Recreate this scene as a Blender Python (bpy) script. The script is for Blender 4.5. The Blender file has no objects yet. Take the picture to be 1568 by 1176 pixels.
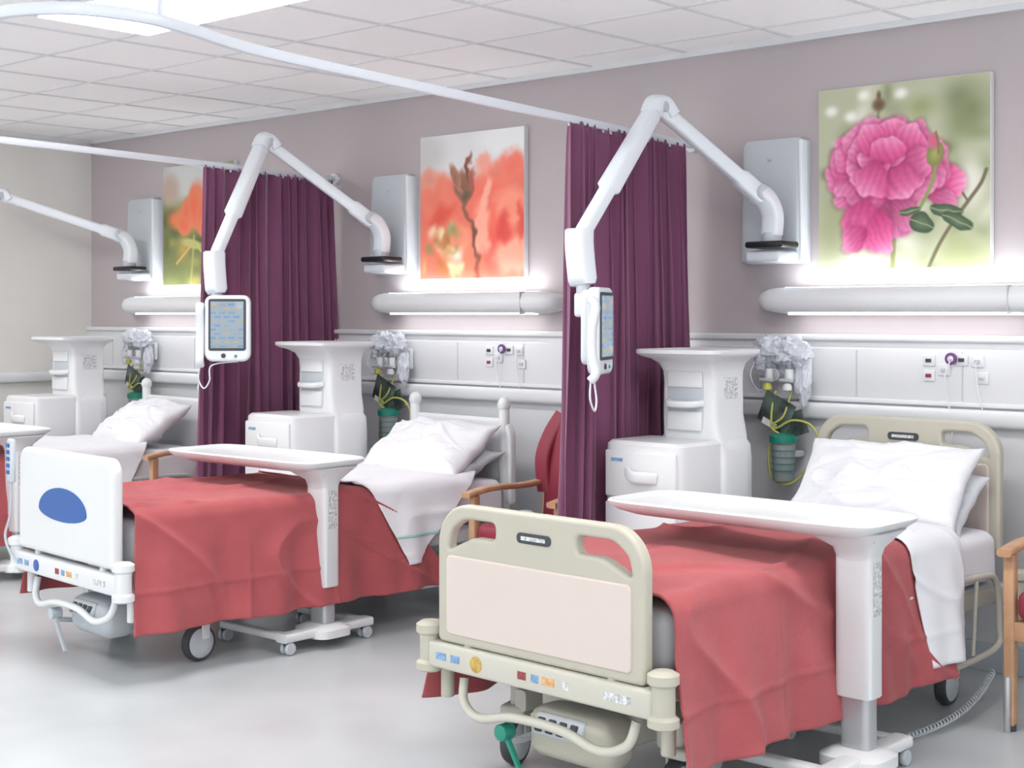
import bpy, bmesh, math, random
import numpy as np
from mathutils import Vector, Matrix, noise
random.seed(3)
scene=bpy.context.scene
# ------------------------------------------------------------------ materials
def lin(c):
    out=[]
    for v in c:
        v=v/255.0
        out.append(v/12.92 if v<=0.04045 else ((v+0.055)/1.055)**2.4)
    return out
def mat(name,rgb,rough=0.5,metal=0.0,bump=0.0,bscale=60,var=0.03,vscale=4,spec=0.5,trans=0.0,alpha=1.0,sheen=0.0,coat=0.0,wrinkle=0.0,wscale=7):
    m=bpy.data.materials.new(name); m.use_nodes=True
    nt=m.node_tree; b=nt.nodes["Principled BSDF"]
    c=lin(rgb)
    tc=nt.nodes.new("ShaderNodeTexCoord")
    n=nt.nodes.new("ShaderNodeTexNoise"); n.inputs["Scale"].default_value=vscale; n.inputs["Detail"].default_value=2
    nt.links.new(tc.outputs["Object"],n.inputs["Vector"])
    r=nt.nodes.new("ShaderNodeValToRGB")
    r.color_ramp.elements[0].position=0.3; r.color_ramp.elements[1].position=0.7
    r.color_ramp.elements[0].color=[max(0,x*(1-var)) for x in c]+[1]
    r.color_ramp.elements[1].color=[min(1,x*(1+var)) for x in c]+[1]
    nt.links.new(n.outputs["Fac"],r.inputs["Fac"]); nt.links.new(r.outputs["Color"],b.inputs["Base Color"])
    b.inputs["Roughness"].default_value=rough; b.inputs["Metallic"].default_value=metal
    b.inputs["Specular IOR Level"].default_value=spec
    b.inputs["Transmission Weight"].default_value=trans
    b.inputs["Alpha"].default_value=alpha
    b.inputs["Sheen Weight"].default_value=sheen
    b.inputs["Coat Weight"].default_value=coat
    last=None
    if wrinkle>0:
        n3=nt.nodes.new("ShaderNodeTexNoise"); n3.inputs["Scale"].default_value=wscale; n3.inputs["Detail"].default_value=4
        n3.inputs["Distortion"].default_value=1.2
        try: n3.noise_type='RIDGED_MULTIFRACTAL'
        except Exception: pass
        nt.links.new(tc.outputs["Object"],n3.inputs["Vector"])
        bp3=nt.nodes.new("ShaderNodeBump"); bp3.inputs["Strength"].default_value=wrinkle; bp3.inputs["Distance"].default_value=0.012
        nt.links.new(n3.outputs["Fac"],bp3.inputs["Height"]); last=bp3
        nt.links.new(bp3.outputs["Normal"],b.inputs["Normal"])
    if bump>0:
        n2=nt.nodes.new("ShaderNodeTexNoise"); n2.inputs["Scale"].default_value=bscale; n2.inputs["Detail"].default_value=2
        nt.links.new(tc.outputs["Object"],n2.inputs["Vector"])
        bp=nt.nodes.new("ShaderNodeBump"); bp.inputs["Strength"].default_value=bump; bp.inputs["Distance"].default_value=0.01
        nt.links.new(n2.outputs["Fac"],bp.inputs["Height"]); nt.links.new(bp.outputs["Normal"],b.inputs["Normal"])
        if last: nt.links.new(last.outputs["Normal"],bp.inputs["Normal"])
    return m
def emit(name,rgb,s):
    m=bpy.data.materials.new(name); m.use_nodes=True
    nt=m.node_tree; b=nt.nodes["Principled BSDF"]
    c=lin(rgb); b.inputs["Base Color"].default_value=c+[1]
    b.inputs["Emission Color"].default_value=c+[1]; b.inputs["Emission Strength"].default_value=s
    return m
M=dict(
 wall=mat("paint_mauve",(187,178,181),0.8,bump=0.05,bscale=150,var=0.015,vscale=1.5),
 wallL=mat("paint_offwhite",(232,230,226),0.8,bump=0.05,bscale=150,var=0.015),
 ceil=mat("ceiling_tile",(253,253,254),0.9,bump=0.08,bscale=250,var=0.006,vscale=12),
 grid=mat("ceiling_grid_metal",(222,224,227),0.5),
 floor=mat("vinyl_floor",(192,197,200),0.28,bump=0.02,bscale=30,var=0.08,vscale=2.2),
 white=mat("white_plastic",(226,228,231),0.35,var=0.01),
 white2=mat("white_laminate",(224,225,229),0.4,var=0.01),
 grey=mat("light_grey_plastic",(192,198,205),0.4,var=0.02),
 arm=mat("arm_white_paint",(222,228,235),0.3,var=0.01),
 dgrey=mat("dark_grey_rubber",(66,68,73),0.6),
 black=mat("black_plastic",(30,32,36),0.35),
 beige=mat("beige_plastic",(190,186,172),0.42,var=0.02),
 beige2=mat("beige_pale_frame",(202,199,188),0.42,var=0.02),
 panel=mat("footboard_panel_pale",(216,202,196),0.45,var=0.01),
 blanket=mat("coral_red_blanket",(176,90,94),0.95,bump=0.4,bscale=260,var=0.07,vscale=7,sheen=0.15,spec=0.12,wrinkle=0.8,wscale=3.2),
 sheet=mat("white_cotton",(232,233,239),0.9,bump=0.1,bscale=120,var=0.01,spec=0.2,wrinkle=0.5,wscale=4),
 sheet2=mat("grey_cotton",(210,213,219),0.9,bump=0.12,bscale=120,var=0.02,spec=0.2,wrinkle=0.3,wscale=5),
 teal=mat("teal_stripe_fabric",(160,205,205),0.9),
 curtain=mat("aubergine_curtain",(124,72,104),0.75,bump=0.12,bscale=200,var=0.06,vscale=3,sheen=0.35,spec=0.3),
 wood=mat("beech_wood",(192,150,116),0.45,var=0.12,vscale=14),
 red=mat("red_vinyl_upholstery",(142,48,66),0.5,var=0.04),
 metal=mat("satin_metal",(190,192,196),0.35,metal=0.6),
 blue=mat("blue_insert",(36,92,168),0.35),
 green=mat("green_plastic",(40,140,120),0.4),
 yellow=mat("yellow_plastic",(208,202,96),0.4),
 tube=mat("yellow_green_tubing",(184,188,96),0.3),
 bag=mat("clear_plastic_bag",(236,240,250),0.15,var=0.02,trans=0.25,bump=0.4,bscale=30),
 jar=mat("clear_jar",(225,236,236),0.08,trans=0.8),
 label=mat("printed_label",(205,207,210),0.6,var=0.45,vscale=90),
 labelw=mat("white_label",(240,240,240),0.6,var=0.1,vscale=60),
 orange=mat("orange_sticker",(215,165,115),0.6,var=0.3,vscale=80),
 gold=mat("gold_sticker",(196,165,85),0.5,var=0.2,vscale=60),
 lblue=mat("light_blue_sticker",(130,165,205),0.6,var=0.3,vscale=80),
 mred=mat("muted_red_sticker",(150,70,75),0.6,var=0.3,vscale=80),
 purple=mat("purple_cable",(110,60,125),0.4),
 leaflet=mat("dark_leaflet",(84,98,94),0.35,var=0.7,vscale=14),
 rail=mat("white_track",(218,223,232),0.35,var=0.01),
)
M["lamp"]=emit("light_diffuser",(255,253,250),18.0)
M["strip"]=emit("bedhead_light_diffuser",(255,255,255),4.5)
M["upstrip"]=emit("bedhead_uplight_diffuser",(250,255,255),19.0)
def screenmat():
    m=bpy.data.materials.new("monitor_screen"); m.use_nodes=True
    nt=m.node_tree; b=nt.nodes["Principled BSDF"]
    tc=nt.nodes.new("ShaderNodeTexCoord")
    mp=nt.nodes.new("ShaderNodeMapping"); mp.inputs["Rotation"].default_value=(math.radians(90),0,0)
    nt.links.new(tc.outputs["Object"],mp.inputs["Vector"])
    n=nt.nodes.new("ShaderNodeTexBrick"); n.inputs["Scale"].default_value=10
    n.inputs["Color1"].default_value=lin((110,165,220))+[1]; n.inputs["Color2"].default_value=lin((220,200,130))+[1]
    n.inputs["Mortar"].default_value=lin((170,190,205))+[1]; n.inputs["Mortar Size"].default_value=0.06
    n.inputs["Brick Width"].default_value=0.36; n.inputs["Row Height"].default_value=0.22
    nt.links.new(mp.outputs[0],n.inputs["Vector"])
    nt.links.new(n.outputs["Color"],b.inputs["Emission Color"]); b.inputs["Emission Strength"].default_value=0.7
    b.inputs["Base Color"].default_value=(.05,.06,.08,1); b.inputs["Roughness"].default_value=0.15
    return m
M["screen"]=screenmat()
# ------------------------------------------------------------------ geometry helpers
T=[Matrix.Identity(4)]
def group(name,loc=(0,0,0),rz=0):
    e=bpy.data.objects.new(name,None); scene.collection.objects.link(e)
    e.empty_display_size=0.2; e.location=loc; e.rotation_euler=(0,0,rz); return e
def obj_from_mesh(me,name,m,par,smooth=35):
    me.transform(T[0])
    if smooth:
        me.polygons.foreach_set("use_smooth",[True]*len(me.polygons))
        if smooth<180: me.set_sharp_from_angle(angle=math.radians(smooth))
    o=bpy.data.objects.new(name,me); scene.collection.objects.link(o)
    if m: me.materials.append(M[m] if isinstance(m,str) else m)
    if par: o.parent=par
    return o
def finish(bm,name,m,par,smooth=35):
    bmesh.ops.recalc_face_normals(bm,faces=bm.faces[:])
    me=bpy.data.meshes.new(name); bm.to_mesh(me); bm.free()
    return obj_from_mesh(me,name,m,par,smooth)
def box(name,par,m,c,s,bev=0.008,seg=3,rot=(0,0,0)):
    bm=bmesh.new(); bmesh.ops.create_cube(bm,size=1)
    bmesh.ops.scale(bm,vec=s,verts=bm.verts)
    bev=min(bev,min(s)*0.45)
    if bev>0: bmesh.ops.bevel(bm,geom=bm.edges[:],offset=bev,segments=seg,affect='EDGES',profile=0.5)
    R=Matrix.Rotation(rot[2],4,'Z')@Matrix.Rotation(rot[1],4,'Y')@Matrix.Rotation(rot[0],4,'X')
    bmesh.ops.transform(bm,matrix=Matrix.Translation(c)@R,verts=bm.verts)
    return finish(bm,name,m,par)
def sup(n,k=28):
    pts=[]
    for i in range(k):
        a=2*math.pi*i/k; ca,sa=math.cos(a),math.sin(a)
        pts.append((math.copysign(abs(ca)**(2/n),ca),math.copysign(abs(sa)**(2/n),sa)))
    return pts
def rings_mesh(rings,name,m,par,cap=True,smooth=40):
    bm=bmesh.new(); R=[[bm.verts.new(p) for p in r] for r in rings]
    k=len(R[0])
    for a,b in zip(R[:-1],R[1:]):
        for i in range(k):
            j=(i+1)%k; bm.faces.new((a[i],a[j],b[j],b[i]))
    if cap:
        bm.faces.new(R[0][::-1]); bm.faces.new(R[-1])
    return finish(bm,name,m,par,smooth)
def loftz(name,par,m,levels,n=6,k=40,smooth=40):
    s=sup(n,k)
    return rings_mesh([[(cx+hx*a,cy+hy*b,z) for a,b in s] for z,cx,cy,hx,hy in levels],name,m,par,True,smooth)
def smooth_path(pts,n=8):
    P=[Vector(p) for p in pts]
    if len(P)<3: return P
    out=[]
    for i in range(len(P)-1):
        p0=P[max(i-1,0)];p1=P[i];p2=P[i+1];p3=P[min(i+2,len(P)-1)]
        for j in range(n):
            t=j/n
            out.append(0.5*((2*p1)+(-p0+p2)*t+(2*p0-5*p1+4*p2-p3)*t*t+(-p0+3*p1-3*p2+p3)*t**3))
    out.append(P[-1]); return out
def sweep(name,par,m,path,w,h=None,n=2,k=16,up=(0,0,1),smooth=40):
    path=[Vector(p) for p in path]; N=len(path)
    if not isinstance(w,(list,tuple)): w=[w]*N
    if h is None: h=w
    if not isinstance(h,(list,tuple)): h=[h]*N
    s=sup(n,k); rings=[]; side=None
    for i,p in enumerate(path):
        t=(path[min(i+1,N-1)]-path[max(i-1,0)]).normalized()
        if side is None:
            u=Vector(up)
            if abs(u.dot(t))>0.95: u=Vector((1,0,0))
            side=t.cross(u).normalized()
        else:
            side=(side-t*side.dot(t)).normalized()
        u2=side.cross(t)
        rings.append([p+side*(a*w[i]/2)+u2*(b*h[i]/2) for a,b in s])
    return rings_mesh(rings,name,m,par,True,smooth)
def tube(name,par,m,pts,d,sm=8,k=12):
    return sweep(name,par,m,smooth_path(pts,sm) if sm else pts,d,None,2,k)
def cyl(name,par,m,p0,p1,r,r1=None,k=28):
    r1=r if r1 is None else r1
    p0=Vector(p0);p1=Vector(p1);b=min(r,r1,(p1-p0).length/2)*0.15
    d=(p1-p0).normalized()
    return sweep(name,par,m,[p0,p0+d*b*0.3,p0+d*b,p1-d*b,p1-d*b*.3,p1],[2*(r-b),2*r-b*.5,2*r,2*r1,2*r1-b*.5,2*(r1-b)],None,2,k)
def lathe(name,par,m,c,prof,k=32,axis='Z'):
    rings=[]
    for r,z in prof:
        ring=[]
        for i in range(k):
            a=2*math.pi*i/k; x,y=r*math.cos(a),r*math.sin(a)
            p=(x,y,z) if axis=='Z' else ((z,x,y) if axis=='X' else (x,z,y))
            ring.append(Vector(c)+Vector(p))
        rings.append(ring)
    return rings_mesh(rings,name,m,par)
def rrect(x0,x1,z0,z1,rad,k=8):
    pts=[]
    for (cx,cz,r,a0) in ((x0,z0,rad[0],180),(x1,z0,rad[1],270),(x1,z1,rad[2],0),(x0,z1,rad[3],90)):
        sx=1 if cx==x0 else -1; sz=1 if cz==z0 else -1
        for i in range(k+1):
            a=math.radians(a0+90*i/k)
            pts.append((cx+sx*r+r*math.cos(a),cz+sz*r+r*math.sin(a)))
    return pts
def plate(name,par,m,outlines,y,th,bev=0.008,smooth=40):
    cu=bpy.data.curves.new(name,'CURVE'); cu.dimensions='2D'; cu.fill_mode='BOTH'
    cu.extrude=max(th/2-bev,0.0005); cu.bevel_depth=bev; cu.bevel_resolution=3; cu.offset=-bev
    for o in outlines:
        s=cu.splines.new('POLY'); s.points.add(len(o)-1)
        for i,(a,b) in enumerate(o): s.points[i].co=(a,b,0,1)
        s.use_cyclic_u=True
    ob=bpy.data.objects.new("tmp",cu); scene.collection.objects.link(ob)
    bpy.context.view_layer.update()
    dg=bpy.context.evaluated_depsgraph_get()
    me=bpy.data.meshes.new_from_object(ob.evaluated_get(dg))
    bpy.data.objects.remove(ob); me.materials.clear()
    me.transform(Matrix.Translation((0,y,0))@Matrix.Rotation(math.radians(90),4,'X'))
    me.name=name
    return obj_from_mesh(me,name,m,par,smooth)
def gridmesh(name,par,m,P,smooth=180,thick=0):
    ny,nx=len(P),len(P[0])
    v=[p for r in P for p in r]; f=[(j*nx+i,j*nx+i+1,(j+1)*nx+i+1,(j+1)*nx+i) for j in range(ny-1) for i in range(nx-1)]
    me=bpy.data.meshes.new(name); me.from_pydata([tuple(q) for q in v],[],f); me.update()
    o=obj_from_mesh(me,name,m,par,smooth)
    if thick:
        md=o.modifiers.new("thick",'SOLIDIFY'); md.thickness=thick; md.offset=0
    return o
def nz(x,y,z=0.0,s=1.0): return noise.noise(Vector((x*s,y*s,z*s)))

# ------------------------------------------------------------------ room shell
H=2.784
def shell(name,c,s,m):
    o=box(name,None,m,c,s,bev=0); return o
shell("floor",(6,-4.5,-0.05),(12.4,9.4,0.1),"floor")
shell("ceiling",(6,-4.5,H+0.06),(12.4,9.4,0.1),"ceil")
shell("wall_back",(6,0.1,H/2),(12.4,0.2,H+0.01),"wall")
shell("wall_left",(-0.1,-4.5,H/2),(0.2,9.2,H+0.01),"wallL")
bm=bmesh.new()
def addbox(bm,c,s):
    r=bmesh.ops.create_cube(bm,size=1); 
    bmesh.ops.scale(bm,vec=s,verts=r['verts']); bmesh.ops.translate(bm,vec=c,verts=r['verts'])
for i in range(1,20): addbox(bm,(i*0.6,-4.5,H+0.007),(0.018,9.0,0.007))
for j in range(0,15): addbox(bm,(6,-0.3-j*0.6,H+0.0075),(12,0.018,0.008))
addbox(bm,(6,-0.012,H-0.004),(12,0.024,0.03)); addbox(bm,(0.012,-4.5,H-0.004),(0.024,9,0.03))
finish(bm,"trim_1",'grid',None)
for (u,v) in ((1.5,2.4),(4.5,2.4),(7.5,2.4),(1.5,4.8),(4.5,4.8),(7.5,4.8)):
    g=group("ceiling_light",(u,-v,H))
    box("frame",g,"grid",(0,0,-0.004),(1.19,0.59,0.02),0.004)
    box("diffuser",g,"lamp",(0,0,-0.014),(1.15,0.55,0.012),0.004)
g=group("wall_service_panelling",(0,0,0))
box("lower_panel",g,"white2",(6,-0.012,0.69),(12,0.024,1.38),0.002)
box("top_cap",g,"white",(6,-0.022,1.394),(12,0.044,0.03),0.008)
box("trunking_face",g,"white2",(6,-0.03,1.235),(12,0.02,0.23),0.006)
box("trunking_lip",g,"white",(6,-0.034,1.115),(12,0.03,0.02),0.006)
for i in range(24): box("panel_joint_%d"%i,g,"grey",(0.35+i*0.5,-0.041,1.235),(0.006,0.003,0.21),0)
sweep("bumper_rail",g,"white",[(0.02,-0.06,1.06),(12,-0.06,1.06)],0.06,0.075,3,20)
box("bumper_rail_mount",g,"grey",(6,-0.035,1.06),(12,0.03,0.03),0.002)
sweep("bumper_rail_left",g,"white",[(0.03,-0.05,1.05),(0.03,-6,1.05)],0.04,0.07,3,20)
box("baseboard_strip",g,"grey",(6,-0.03,0.06),(12,0.02,0.12),0.004)
# ------------------------------------------------------------------ pictures
N=340
yy,xx=np.mgrid[0:N,0:N]/(N-1.0)
XX0,YY0=xx.copy(),yy.copy()
def canv(c): 
    a=np.zeros((N,N,3)); a[:]=np.array(c)/255.; return a
def ell(a,cx,cy,rx,ry,ang,c1,c2=None,soft=0.1,al=1.0):
    ang=math.radians(ang); dx,dy=xx-cx,yy-cy
    X=dx*math.cos(ang)+dy*math.sin(ang); Y=-dx*math.sin(ang)+dy*math.cos(ang)
    d=np.sqrt((X/rx)**2+(Y/ry)**2)
    m=np.clip((1-d)/soft,0,1)*al
    m=(m*m*(3-2*m))[...,None]
    c1=np.array(c1)/255.; c2=c1 if c2 is None else np.array(c2)/255.
    dd=np.clip(d,0,1)[...,None]; col=c1*(1-dd)+c2*dd
    a[:]=a*(1-m)+col*m
def stem(a,pts,w,c,soft=0.5,w2=None):
    d=np.full((N,N),9.0); 
    P=smooth_path([(x,y,0) for x,y in pts],10); n_=len(P)-1
    for i,(p,q) in enumerate(zip(P[:-1],P[1:])):
        ax,ay,bx,by=p.x,p.y,q.x,q.y
        L=(bx-ax)**2+(by-ay)**2+1e-9
        t=np.clip(((xx-ax)*(bx-ax)+(yy-ay)*(by-ay))/L,0,1)
        ws=1 if w2 is None else w/(w+(w2-w)*i/n_)
        d=np.minimum(d,np.hypot(xx-ax-t*(bx-ax),yy-ay-t*(by-ay))*ws)
    m=np.clip((w-d)/(w*soft),0,1)[...,None]; a[:]=a*(1-m)+np.array(c)/255.*m
def blur(a,n):
    for _ in range(n):
        p=np.pad(a,((1,1),(1,1),(0,0)),'edge')
        a=(p[:-2,1:-1]+p[2:,1:-1]+p[1:-1,:-2]+p[1:-1,2:]+2*p[1:-1,1:-1])/6
    return a
def picture(u0,u1,a,seed):
    z0,z1=1.70,2.52
    g=group("flower_canvas_picture",((u0+u1)/2,-0.02,(z0+z1)/2))
    hw=(u1-u0)/2; hh=(z1-z0)/2
    box("canvas_block",g,"white",(0,0,0),(2*hw,0.035,2*hh),0.003)
    xs=np.linspace(-hw+.002,hw-.002,N); zs=np.linspace(hh-.002,-hh+.002,N)
    co=np.zeros((N,N,3)); co[...,0]=xs[None,:]; co[...,1]=-0.0195; co[...,2]=zs[:,None]
    me=bpy.data.meshes.new("printed_face")
    idx=np.arange(N*N).reshape(N,N)
    f=np.stack([idx[:-1,:-1],idx[1:,:-1],idx[1:,1:],idx[:-1,1:]],-1).reshape(-1,4)
    me.from_pydata(co.reshape(-1,3).tolist(),[],f.tolist())
    at=me.color_attributes.new("Col",'FLOAT_COLOR','POINT')
    a=np.clip(a,0,1)
    l=np.where(a<=0.04045,a/12.92,((a+0.055)/1.055)**2.4)
    c=np.ones((N*N,4),dtype=np.float32); c[:,:3]=l.reshape(-1,3); at.data.foreach_set("color",c.ravel())
    m=bpy.data.materials.new("printed_canvas_%d"%seed); m.use_nodes=True; nt=m.node_tree
    v=nt.nodes.new("ShaderNodeVertexColor"); v.layer_name="Col"; b=nt.nodes["Principled BSDF"]
    nt.links.new(v.outputs["Color"],b.inputs["Base Color"]); b.inputs["Roughness"].default_value=0.6
    obj_from_mesh(me,"printed_face",m,g,0)
rnd=random.Random(5)
def fnoise(fr,seed):
    r=np.random.RandomState(seed); o=np.zeros((N,N))
    for k in range(10):
        an=r.rand()*6.28; f=fr*(.5+r.rand()); o+=np.sin(f*(XX0*math.cos(an)+YY0*math.sin(an))*6.28+r.rand()*6.28)
    return o/5
# peony
a=canv((188,192,164))
for i in range(70):
    c=rnd.choice([(222,221,200),(168,174,132),(142,152,110),(236,235,222),(188,188,156),(126,134,96)])
    ell(a,rnd.random(),rnd.random(),rnd.uniform(.05,.17),rnd.uniform(.05,.17),rnd.uniform(0,180),c,soft=0.9,al=.65)
for c in ((.08,.12),(.2,.16),(.5,.06),(.13,.3),(.28,.05)): ell(a,c[0],c[1],.06,.045,0,(250,249,243),soft=.7,al=.8)
ell(a,.9,.18,.22,.22,30,(122,132,92),soft=.95,al=.8); ell(a,.62,.14,.15,.1,0,(154,162,112),soft=.9,al=.8)
ell(a,.3,.97,.3,.12,0,(224,222,204),soft=.9); ell(a,.08,.8,.12,.25,0,(172,176,138),soft=.9,al=.8)
ell(a,.85,.92,.25,.16,0,(172,178,134),soft=.9); ell(a,.9,.56,.12,.2,0,(226,226,214),soft=.9)
a=blur(a,12)
stem(a,[(.37,.12),(.36,.25)],.012,(120,120,85),1); ell(a,.37,.11,.055,.05,0,(105,78,60),(130,118,84),soft=.6); ell(a,.37,.06,.02,.04,0,(120,90,70),soft=.7)
a=blur(a,5)
stem(a,[(.98,.5),(.95,.57),(.88,.66),(.80,.76),(.72,.88),(.66,1.0)],.013,(112,104,80)); stem(a,[(.88,.66),(.84,.60)],.008,(112,104,80))
stem(a,[(.46,.85),(.45,1.0)],.018,(150,158,105))
wx=.012*fnoise(5,1)+.005*fnoise(13,2); wy=.012*fnoise(5,3)+.005*fnoise(13,4)
xx=XX0+wx; yy=YY0+wy
tex=fnoise(22,7); lo=fnoise(3,9)
def petal(cx,cy,rx,ry,an,dk=0,sh=.4):
    ar=math.radians(an); dx,dy=xx-cx,yy-cy
    X=(dx*math.cos(ar)+dy*math.sin(ar))/rx; Y=(-dx*math.sin(ar)+dy*math.cos(ar))/ry
    wv=1+.05*np.sin(Y*4+cx*40)+.04*np.sin(np.arctan2(Y,X)*5+cy*50)
    d=np.sqrt(X**2+Y**2)/wv
    ms=np.clip((1.22-d)/.35,0,1)[...,None]*sh; a[:]=a*(1-ms)+a*np.array((.72,.42,.58))*ms
    t=np.clip((X+1)/2+.08*lo,0,1)[...,None]
    base=np.array((192-dk,58,120-dk*.4))/255; mid=np.array((226-dk,102,158-dk*.5))/255; rim=np.array((243-dk*.5,166-dk,200-dk*.5))/255
    col=np.where(t<.6,base+(mid-base)*(t/.6),mid+(rim-mid)*((t-.6)/.4))
    col=col*(1+.035*np.sin(Y*16+X*3)[...,None]+.03*tex[...,None])
    m=np.clip((1-d)/.10,0,1)[...,None]; a[:]=a*(1-m)+col*m
C=(.42,.44)
petal(.78,.56,.10,.09,-10,0);petal(.74,.64,.10,.055,20,25);petal(.70,.52,.09,.08,-60,10)
petal(.14,.5,.10,.08,190);petal(.15,.41,.10,.07,215);petal(.2,.6,.12,.08,165,15);petal(.18,.33,.09,.07,200,5)
for k in range(14):
    an=k*360/14+rnd.uniform(-8,8); r_=math.radians(an)
    petal(C[0]+.26*math.cos(r_),C[1]+.16*math.sin(r_),rnd.uniform(.09,.12),rnd.uniform(.085,.12),an+rnd.uniform(-20,20),rnd.uniform(0,25))
petal(.46,.73,.12,.12,80,35);petal(.28,.76,.14,.13,115,5);petal(.22,.83,.09,.08,150,10);petal(.38,.82,.12,.085,75,0);petal(.52,.70,.11,.08,60,30)
for k in range(9):
    an=k*40+12+rnd.uniform(-10,10); r_=math.radians(an)
    petal(C[0]+.17*math.cos(r_),C[1]-.03+.11*math.sin(r_),rnd.uniform(.08,.12),rnd.uniform(.07,.10),an+rnd.uniform(-45,45),rnd.uniform(0,20))
for k in range(8):
    an=rnd.uniform(0,360); r_=math.radians(an); q=rnd.uniform(.03,.12)
    petal(C[0]+q*math.cos(r_),C[1]-.05+q*.75*math.sin(r_),rnd.uniform(.05,.09),rnd.uniform(.05,.08),an+rnd.uniform(-60,60),rnd.uniform(0,35),.5)
petal(.44,.27,.08,.10,-90,0,.3);petal(.32,.30,.09,.09,-110,0,.3);petal(.55,.31,.08,.09,-60,5,.3);petal(.42,.36,.08,.11,-95,0,.3)
petal(.60,.44,.09,.09,-10,15,.4);petal(.50,.54,.09,.12,70,10,.4);petal(.33,.52,.10,.11,120,5,.4)
xx,yy=XX0,YY0
stem(a,[(.7,.44),(.68,.55),(.6,.7)],.014,(140,155,92))
xx=XX0+wx*.5; yy=YY0+wy*.5
ell(a,.7,.4,.055,.075,10,(172,172,100),(120,128,70),soft=.2); ell(a,.69,.33,.035,.055,10,(222,90,145),(190,120,130),soft=.3); stem(a,[(.72,.40),(.71,.28)],.008,(150,110,80))
for (x,y,rx,ry,an) in ((.62,.76,.07,.055,20),(.76,.70,.10,.035,8),(.82,.76,.10,.04,28),(.55,.70,.07,.02,-10)):
    ell(a,x,y,rx,ry,an,(104,122,92),(56,76,54),soft=.15); 
    c_,s_=math.cos(math.radians(an)),math.sin(math.radians(an)); stem(a,[(x-rx*.9*c_,y-rx*.9*s_),(x+rx*.9*c_,y+rx*.9*s_)],.004,(150,165,130))
xx,yy=XX0,YY0
a=blur(a,2)
picture(6.155,6.974,a,1)
# tulip blur
a=canv((236,124,104))
ell(a,.45,.0,1.1,.36,0,(226,226,228),soft=.35)
ell(a,.05,.12,.3,.2,0,(208,206,206),soft=.7); ell(a,.85,.05,.4,.2,0,(236,239,240),soft=.6)
xx=XX0+wx*2; yy=YY0+wy*2
for (x,y,rx,ry,an,c) in ((.15,.42,.22,.20,0,(236,128,104)),(.08,.30,.12,.10,0,(226,150,128)),(.75,.30,.26,.13,-15,(238,130,112)),(.62,.22,.12,.10,0,(238,160,142)),(.9,.25,.16,.14,0,(240,118,98)),
   (.7,.5,.24,.26,80,(240,108,88)),(.9,.52,.16,.26,95,(248,148,124)),(.22,.6,.2,.16,0,(222,86,70)),(.35,.75,.22,.2,60,(242,148,118)),(.75,.8,.24,.22,0,(232,92,78)),(.92,.85,.16,.3,90,(252,168,144)),(.6,.66,.1,.24,0,(252,172,150)),(.82,.66,.09,.16,10,(218,76,66)),(.45,.92,.25,.12,0,(240,126,98)),(.66,.42,.05,.16,20,(252,176,156)),(.97,.62,.05,.2,0,(220,84,72))):
    ell(a,x,y,rx,ry,an,c,[min(255,v+14) for v in c],soft=.5,al=.85)
for k in range(22):
    ell(a,rnd.uniform(0,.4),rnd.uniform(.66,1),rnd.uniform(.03,.1),rnd.uniform(.04,.12),rnd.uniform(0,180),rnd.choice([(245,228,185),(236,205,145),(205,170,110),(250,244,226),(150,150,90),(190,120,70)]),soft=.8,al=.75)
a=blur(a,14)
stem(a,[(.43,.45),(.49,.58),(.54,.72),(.57,.86),(.57,1.0)],.024,(140,88,68),.95,.032)
ell(a,.54,.70,.035,.11,-12,(124,76,62),soft=.9); ell(a,.57,.95,.05,.1,0,(160,84,66),soft=.9,al=.7)
ell(a,.42,.38,.10,.15,-6,(128,96,76),(156,110,90),soft=.4);ell(a,.35,.30,.035,.13,-25,(150,104,84),(186,136,112),soft=.5)
ell(a,.48,.25,.03,.13,6,(112,74,64),(170,98,84),soft=.5);ell(a,.50,.36,.035,.14,12,(170,98,82),soft=.5);ell(a,.40,.36,.02,.13,-4,(186,124,98),soft=.7);ell(a,.44,.44,.06,.07,0,(112,90,68),soft=.8)
xx,yy=XX0,YY0
a=blur(a,4)
picture(3.547,4.352,a,2)
# orange flower on green
a=canv((124,130,84))
for k in range(34):
    ell(a,rnd.random(),rnd.uniform(.4,1),rnd.uniform(.06,.2),rnd.uniform(.06,.2),0,rnd.choice([(96,106,62),(134,142,84),(78,90,52),(170,162,96),(196,168,90)]),soft=.9,al=.7)
ell(a,.4,.1,.8,.3,0,(206,208,207),soft=.6);ell(a,.1,.2,.2,.2,0,(190,170,155),soft=.7);ell(a,.2,.45,.2,.12,0,(232,130,90),soft=.8)
ell(a,.5,.3,.18,.22,0,(225,122,96),soft=.7)
a=blur(a,8)
for (x,y,rx,ry,an) in ((.35,.42,.14,.2,20),(.55,.4,.16,.22,-10),(.45,.35,.1,.22,0),(.3,.5,.13,.1,30),(.62,.52,.14,.1,-20)): ell(a,x,y,rx,ry,an,(240,108,76),(226,140,104),soft=.35)
stem(a,[(.45,.6),(.43,.8),(.4,1)],.02,(166,168,104)); ell(a,.42,.66,.2,.05,10,(190,190,118),soft=.5); stem(a,[(.4,.68),(.2,.82)],.015,(214,174,104)); stem(a,[(.5,.68),(.7,.85)],.015,(200,190,120))
a=blur(a,2)
picture(0.979,1.785,a,3)

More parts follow.
